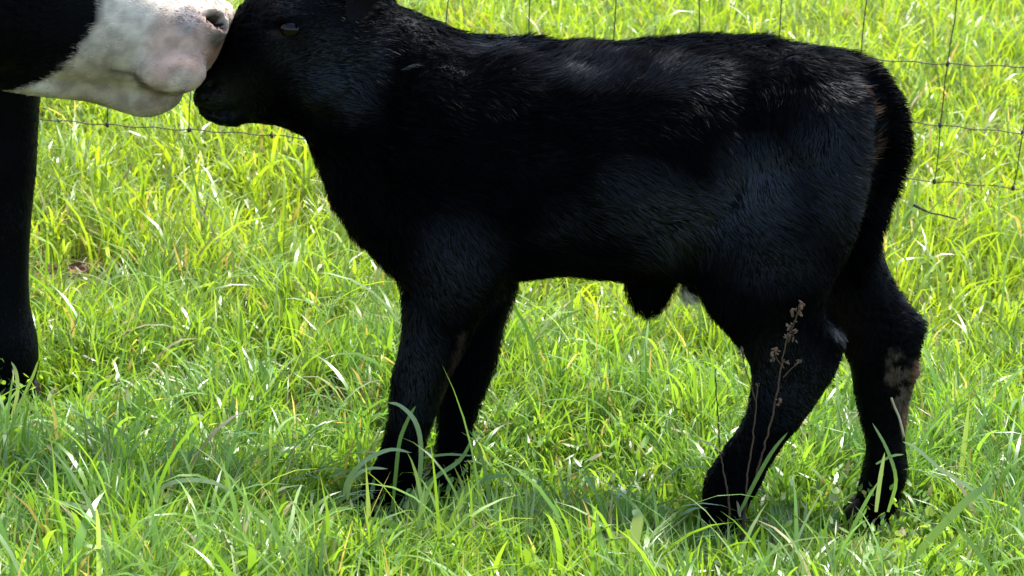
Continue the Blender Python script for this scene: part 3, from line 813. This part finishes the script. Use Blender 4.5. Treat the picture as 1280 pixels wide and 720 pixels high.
# ------------------------------------------------------------------ grass
def blades(roots, h, az, lean, bend, width, cols, segs, twist):
    """curved tapering blades as ribbons"""
    n = len(roots); k = segs
    t = (np.arange(k + 1) / k)[None]
    phi = lean[:, None] + bend[:, None] * t ** 1.3
    ds = (h / k)[:, None]
    hx = np.concatenate([np.zeros((n, 1)), np.cumsum(np.sin(phi[:, :-1]) * ds, 1)], 1)
    hz = np.concatenate([np.zeros((n, 1)), np.cumsum(np.cos(phi[:, :-1]) * ds, 1)], 1)
    hz = np.maximum(hz, 0.004 + 0.01 * t)
    dirx, diry = np.cos(az)[:, None], np.sin(az)[:, None]
    C = np.stack([roots[:, 0, None] + dirx * hx, roots[:, 1, None] + diry * hx, roots[:, 2, None] + hz - .004], -1)
    tw = twist[:, None] * t
    sx = -np.sin(az[:, None] + tw); sy = np.cos(az[:, None] + tw)
    prof = np.interp(t[0], [0, .15, .45, .75, 1.0], [.6, .85, 1.0, .72, 0.0])[None] * width[:, None] * .5
    S = np.stack([sx * prof, sy * prof, np.sin(tw) * prof * .5], -1)
    L_, R_ = C - S, C + S
    VV = np.concatenate([np.stack([L_[:, :-1], R_[:, :-1]], 2).reshape(n, -1, 3), C[:, -1:]], 1)      # 2k+1 verts
    per = 2 * k + 1
    base = (np.arange(n) * per)[:, None, None]
    q = np.arange(k - 1)[None, :, None] * 2
    Q = (base + q + np.array([0, 1, 3, 2])[None, None]).reshape(-1, 4)
    Tt = (base[:, :, 0] + np.array([2 * k - 2, 2 * k - 1, 2 * k])[None])
    tv = np.concatenate([np.repeat(t[0, :-1], 2), [1.0]])
    cc = cols[:, None] * (1.12 - .15 * np.abs(tv - .3))[None, :, None]
    return VV.reshape(-1, 3), Q, Tt, cc.reshape(-1, 3)

GV, GQ, GT, GC = [], [], [], []; goff = 0
def add_blades(*a):
    global goff
    v, q, t, c = blades(*a); GV.append(v); GQ.append(q + goff); GT.append(t + goff); GC.append(c); goff += len(v)

bare = [(60, 352, .12), (95, 372, .11), (50, 552, .06), (395, 515, .08), (1262, 540, .08), (330, 470, .07), (150, 352, .09), (720, 400, .06), (320, 400, .06)]
bare_xy = []
def ground_at(px, py):
    d = ray(px, py); t = 1.0
    lo, hi = .5, 40.0
    for _ in range(60):
        mid = (lo + hi) / 2; p = cam_pos + d * mid
        if p.z > float(ground_z(p.x, p.y)): lo = mid
        else: hi = mid
    return cam_pos + d * lo
for px, py, r in bare:
    if r: p = ground_at(px, py + 12); bare_xy.append((p.x, p.y - .05, r))
leg_pts = [np.array(o.matrix_world.translation) for o in []]
hoof_xy = [on_calf(px, py, lt)[:2] for (px, py, lt) in ((482, 612, -.072), (556, 606, .071), (903, 630, -.084), (1088, 648, .080))]

def scatter(n, ymin, ymax, half, kind):
    """roots spread over the wedge in view plus a margin"""
    y = np.sqrt(rng.uniform(ymin ** 2, ymax ** 2, n)); x = rng.uniform(-1, 1, n) * (half * y + .35)
    # clumping: pull to tuft centres
    P = np.stack([x, y], -1)
    cl = rng.random(n) < .55
    cell = .055
    cx = np.floor(P / cell); hsh = np.sin(cx @ np.array([12.9898, 78.233])) * 43758.5453; hsh -= np.floor(hsh)
    h2 = np.sin(cx @ np.array([39.35, 11.13])) * 24634.63; h2 -= np.floor(h2)
    cen = (cx + np.stack([hsh, h2], -1) * .7 + .15) * cell
    P[cl] = cen[cl] + rng.normal(0, .009, (cl.sum(), 2))
    keep = np.ones(n, bool)
    for bx_, by_, r in bare_xy:
        d = np.hypot(P[:, 0] - bx_, (P[:, 1] - by_) * .75)
        keep &= ~((d < r) & (rng.random(n) < .96))
    for hx_ in hoof_xy: keep &= np.hypot(P[:, 0] - hx_[0], P[:, 1] - hx_[1]) > .03
    P = P[keep]; z = ground_z(P[:, 0], P[:, 1])
    return np.column_stack([P, z]), hsh[keep]

def grass_cols(R0, hsh, dry=.05):
    n = len(R0); P = R0[:, :2]
    a = snoise(P, 1.7, 51, 3) * .5 + .5; b = rng.random(n)
    far = np.clip((R0[:, 1] - 3.5) / 1.2, 0, 1)
    cool = np.array([.108, .238, .042]); warm = np.array([.236, .322, .022]); deep = np.array([.070, .170, .018])
    wmix = np.clip((.10 + .34 * a + .52 * far) + .25 * (b - .5), 0, 1)[:, None]
    c = cool * (1 - wmix) + warm * wmix
    dm = ((hsh > .72) * .5 * rng.random(n))[:, None]
    c = c * (1 - dm) + deep * dm
    pale = rng.random(n) < .10
    c[pale] = c[pale] * .5 + np.array([.26, .32, .17]) * .5
    st = rng.random(n) < dry
    c[st] = np.array([.36, .30, .16]) * rng.uniform(.5, 1.1, (st.sum(), 1))
    return c * rng.uniform(.75, 1.25, (n, 1))

def tread(R0):
    f = np.ones(len(R0))
    for hx_, lo in list(zip(hoof_xy, (.45, .45, .85, .26))) + [(legc[:2], .30)]:
        d = np.hypot((R0[:, 0] - hx_[0]) / .17, (R0[:, 1] - hx_[1] + .12) / .24)
        f = np.minimum(f, lo + (1 - lo) * np.clip(d, 0, 1) ** 2)
    return f
def sward(n, ymin, ymax, half, segs, hmin, hmax, wmin, wmax, lean_s, bend_s, dry, lift=0.0):
    R0, hsh = scatter(n, ymin, ymax, half, 0); n = len(R0)
    R0[:, 2] += lift * rng.random(n) ** .7
    hn = snoise(R0[:, :2], 2.6, 61, 3) * .5 + .5
    h = (1 - .30 * np.exp(-((R0[:, 1] - 3.3) / .35) ** 2)) * tread(R0) * rng.uniform(hmin, hmax, n) * (.65 + .7 * np.clip(hn, 0, 1.2)) * (.8 + .4 * hsh)
    az = hsh * 6.28 * 3 + rng.normal(0, .9, n) + .8 * snoise(R0[:, :2], 1.2, 63, 2)
    lean = np.abs(rng.normal(0, lean_s, n)); bend = np.abs(rng.normal(bend_s, .6, n))
    w = rng.uniform(wmin, wmax, n)
    add_blades(R0, h, az, lean, bend, w, grass_cols(R0, hsh, dry), segs, rng.normal(0, .7, n))

# dense under-storey, main sward, long arching blades, then the far slope and the margins
sward(48000, 2.55, 4.4, .30, 3, .05, .11, .0028, .005, .5, .9, .16)
sward(62000, 2.55, 4.4, .30, 4, .09, .18, .0028, .0056, .32, 1.0, .05)
sward(2200, 2.6, 4.4, .30, 8, .18, .30, .0045, .008, .3, 1.8, .03)
sward(98000, 4.4, 9.6, .28, 3, .07, .18, .004, .0075, .42, 1.0, .09)
sward(9000, 4.4, 9.6, .28, 5, .18, .28, .005, .009, .3, 1.6, .06)
sward(20000, 2.0, 13.0, .75, 3, .10, .22, .008, .013, .4, .9, .05)
# leaf tips and torn bits lying every which way in the canopy
sward(30000, 2.6, 6.5, .30, 3, .025, .075, .004, .009, 1.15, .7, .10, .085)
sward(14000, 6.0, 9.6, .28, 3, .03, .09, .005, .010, 1.15, .7, .10, .085)

# low broad leaves of clover and plantain in patches
sward(3000, 2.6, 5.5, .30, 4, .03, .06, .012, .020, .9, .6, .02, .05)
# broad pale blades close to the viewer, and brown litter on the bare patches
sward(420, 2.55, 3.15, .27, 7, .14, .24, .009, .015, .35, 1.4, .02)
for (bx_, by_, r) in bare_xy:
    n = int(9000 * r * r * 3.0) + 60
    th = rng.uniform(0, 6.28, n); rr_ = r * 1.1 * np.sqrt(rng.random(n)); X_ = bx_ + rr_ * np.cos(th); Y_ = by_ + rr_ * np.sin(th) * 1.2
    R0 = np.column_stack([X_, Y_, ground_z(X_, Y_) + .035 * rng.random(n)])
    cb = np.array([.20, .135, .075]) * rng.uniform(.35, 1.3, (n, 1)); gm = rng.random(n) < .35; cb[gm] = np.array([.12, .20, .04])
    add_blades(R0, rng.uniform(.03, .09, n), rng.uniform(0, 6.28, n), rng.uniform(.8, 1.5, n), rng.uniform(-.3, .6, n), rng.uniform(.003, .007, n), cb, 3, rng.normal(0, 1, n))

def hero(pts_px, y, width, colr):
    """one long blade that crosses in front of a leg: its own curve through the air"""
    P = catmull(np.array([at_depth(a, b, y) for a, b in pts_px]), 4)
    k = len(P) - 1; t = np.linspace(0, 1, k + 1)
    prof = np.interp(t, [0, .2, .6, .9, 1.0], [.7, 1, 1, .6, .0]) * width * .5
    tan = np.gradient(P, axis=0); tan /= np.linalg.norm(tan, axis=1, keepdims=True)
    s = np.cross(tan, np.array([.15, -.8, .55])); s /= np.linalg.norm(s, axis=1, keepdims=True) + 1e-9
    VV = np.concatenate([np.stack([P[:-1] - s[:-1] * prof[:-1, None], P[:-1] + s[:-1] * prof[:-1, None]], 1).reshape(-1, 3), P[-1:]])
    global goff
    Q = np.array([[2 * i, 2 * i + 1, 2 * i + 3, 2 * i + 2] for i in range(k - 1)]) + goff
    Tt = np.array([[2 * k - 2, 2 * k - 1, 2 * k]]) + goff
    GV.append(VV); GQ.append(Q); GT.append(Tt); GC.append(np.tile(np.array(colr), (len(VV), 1))); goff += len(VV)
lg = (.15, .25, .07); pg = (.24, .32, .15); yg = (.19, .28, .03)
hero([(512, 660), (524, 600), (526, 555), (518, 525), (500, 507), (484, 503)], 3.22, .0075, pg)
hero([(490, 640), (495, 590), (500, 550), (512, 520), (520, 507)], 3.24, .006, lg)
hero([(430, 620), (436, 598), (458, 575), (488, 562), (515, 566)], 3.20, .007, pg)
hero([(434, 625), (440, 600), (460, 586), (485, 586)], 3.18, .0055, pg)
hero([(505, 640), (540, 600), (575, 575), (592, 545)], 3.25, .007, lg)
hero([(528, 572), (560, 568), (594, 570)], 3.24, .004, lg)
hero([(560, 640), (575, 615), (610, 598), (650, 592)], 3.2, .007, lg)
hero([(190, 650), (200, 612), (235, 600), (275, 606), (296, 625)], 3.10, .007, pg)
hero([(60, 650), (75, 630), (100, 633), (150, 645), (200, 660)], 3.02, .007, pg)
hero([(925, 640), (945, 600), (965, 565), (985, 540)], 3.18, .006, lg)
hero([(1140, 700), (1170, 665), (1215, 620), (1240, 605)], 3.05, .012, lg)
hero([(1110, 640), (1120, 600), (1108, 560), (1090, 528)], 3.22, .006, lg)
hero([(1095, 640), (1100, 600), (1106, 565)], 3.2, .007, pg)
hero([(1240, 640), (1215, 612), (1180, 590), (1145, 560), (1128, 552)], 3.2, .006, pg)
hero([(1095, 580), (1115, 570), (1130, 568)], 3.22, .004, lg)
hero([(790, 690), (795, 665), (797, 645), (790, 638)], 2.95, .016, pg)
hero([(500, 720), (540, 690), (570, 640), (580, 610)], 3.0, .007, lg)
hero([(15, 520), (22, 490), (20, 465), (14, 452)], 3.45, .006, pg)
hero([(20, 520), (32, 490), (42, 468), (48, 450)], 3.45, .005, lg)
grass = link_mesh('grass', np_mesh('grass', np.vstack(GV), [np.vstack(GQ), np.vstack(GT)], True, np.vstack(GC)), M['grass'])
tag(grass, 'lush long green pasture grass', 'grass', kind='stuff')

# ------------------------------------------------------------------ dry weeds in front of the near hind leg
def weed(label, stem_px, y, r, heads, branches):
    base = at_depth(*stem_px[0], y); p = [at_depth(a, b, y) for a, b in stem_px]
    gz = float(ground_z(base.x, base.y))
    root = empty('dry_weed', (base.x, base.y, gz)); tag(root, label, 'weed', 'dry weeds by the calf')
    p = [Vector((base.x, base.y, gz - .01))] + p
    P = catmull(np.array(p), 6)
    P[:, :2] += np.random.default_rng(len(stem_px)).normal(0, .0007, (len(P), 2))
    link_mesh('stem', tube_mesh('stem', P, list(np.linspace(r, r * .5, len(P))), 7), M['weed'], root)
    for br in branches:
        q = catmull(np.array([at_depth(a, b, y) for a, b in br]), 4)
        link_mesh('branch', tube_mesh('branch', q, list(np.linspace(r * .6, r * .3, len(q))), 6), M['weed'], root)
    for i, (a, b, s) in enumerate(heads):
        g_ = random.Random(i * 7 + int(a)); bm = bmesh.new()
        for k in range(7):
            c = at_depth(a, b, y) + Vector((g_.uniform(-1, 1), g_.uniform(-1, 1), g_.uniform(-1, 1))) * s
            mt_ = Matrix.Translation(c) @ Matrix.Rotation(g_.uniform(0, 6), 4, 'Z') @ Matrix.Rotation(g_.uniform(0, 6), 4, 'X') @ Matrix.Diagonal((1, .6, 1.5, 1))
            bmesh.ops.create_icosphere(bm, subdivisions=1, radius=s * g_.uniform(.28, .5), matrix=mt_)
        me = bpy.data.meshes.new('seed_head'); bm.to_mesh(me); bm.free()
        link_mesh('seed_head', me, M['seed'], root)
weed('tall dry brown weed with seed clusters before the hind leg', [(930, 640), (944, 600), (955, 560), (968, 510), (975, 465), (982, 430), (994, 398), (1003, 378)], 3.20, .0019,
     [(1002, 380, .008), (997, 390, .008), (989, 407, .0075), (992, 415, .005), (994, 425, .004), (970, 440, .0075), (967, 448, .005), (981, 454, .005), (998, 453, .005), (972, 503, .006), (985, 420, .005)],
     [[(980, 460), (972, 450), (968, 440)], [(979, 472), (988, 462), (999, 453)], [(985, 428), (990, 418), (993, 424)]])
weed('short dry weed stalk forking left of the tall seeded weed', [(932, 640), (934, 600), (940, 560), (944, 520), (946, 480)], 3.19, .0018,
     [(926, 438, .005), (928, 446, .0035), (947, 481, .0025)], [[(944, 500), (938, 480), (932, 462), (927, 440)]])
weed('thin bare weed stalk leaning beside the hind hoof', [(912, 640), (908, 610), (903, 580), (900, 565)], 3.17, .0018, [(900, 566, .003)], [])
weed('faint bare weed stalk standing in grass left of hind leg', [(900, 560), (897, 520), (895, 480), (894, 462)], 3.55, .0016, [(894, 463, .003)], [])

# straw stuck to the far hind leg, twig by the fence, clods and dead leaves
p = [on_calf(a, b, .038) for a, b in ((1114, 497), (1118, 508), (1124, 522), (1130, 546))]
st = link_mesh('straw_stalk', tube_mesh('straw_stalk', catmull(np.array(p), 4), .0020, 7), M['straw']); tag(st, 'pale straw stuck to the soiled hind leg of the calf', 'straw')
p0 = [at_depth(a, b, 4.9) for a, b in ((1142, 256), (1150, 260), (1163, 266), (1178, 269), (1196, 274))]
tw = link_mesh('fallen_twig', tube_mesh('fallen_twig', catmull(np.array(p0), 4), [.004] * 3 + [.003] * 4 + [.002] * 10, 7), M['twig']); tag(tw, 'dark fallen twig lying in grass below the fence', 'twig')
def lump(name, px, py, s, mat, label, cat, flat=.6):
    c = ground_at(px, py); bm = bmesh.new(); bmesh.ops.create_icosphere(bm, subdivisions=3, radius=1)
    pts = np.array([v.co[:] for v in bm.verts]); f = 1 + .22 * snoise(pts, 1.6, int(px), 3)
    for v, k in zip(bm.verts, f): v.co = Vector((v.co.x * k * s, v.co.y * k * s * .8, v.co.z * k * s * flat)) + Vector((c.x, c.y, c.z + s * flat * .6))
    me = bpy.data.meshes.new(name); bm.to_mesh(me); bm.free()
    for q in me.polygons: q.use_smooth = True
    tag(link_mesh(name, me, mat), label, cat)
lump('dry_clod', 54, 562, .022, M['clod'], 'pale dry clod of earth in the grass at lower left', 'clod')
lump('soil_clod', 82, 382, .030, M['twig'], 'dark clod of soil beside the cow\'s leg', 'clod')
def dead_leaf(px, py, L, W, rz, tilt, label):
    c = ground_at(px, py) + Vector((0, 0, .05)); V = []; F = []
    n, m_ = 8, 5
    for i in range(n + 1):
        t = i / n; w = W * math.sin(math.pi * (t * .94 + .03)) ** .8
        for j in range(m_):
            s = j / (m_ - 1) * 2 - 1
            for zz in ((0,)): V.append(Vector(((t - .5) * L, s * w, .35 * W * s * s + .25 * L * (t - .5) ** 2 + .002 * math.sin(9 * t + 5 * s))))
    for i in range(n):
        for j in range(m_ - 1): a_ = i * m_ + j; F.append((a_, a_ + 1, a_ + m_ + 1, a_ + m_))
    mt_ = Matrix.Translation(c) @ Matrix.Rotation(rz, 4, 'Z') @ Matrix.Rotation(tilt, 4, 'X')
    me = bpy.data.meshes.new('dead_leaf'); me.from_pydata([mt_ @ v for v in V], [], F); me.update()
    o = link_mesh('dead_leaf', me, M['leaf']); sm = o.modifiers.new('t', 'SOLIDIFY'); sm.thickness = .0012
    tag(o, label, 'leaf')
dead_leaf(56, 372, .07, .022, .4, .9, 'curled brown dead leaf close to the cow\'s leg')
dead_leaf(100, 366, .06, .016, -.5, .8, 'curled brown dead leaf above the dark soil clod')
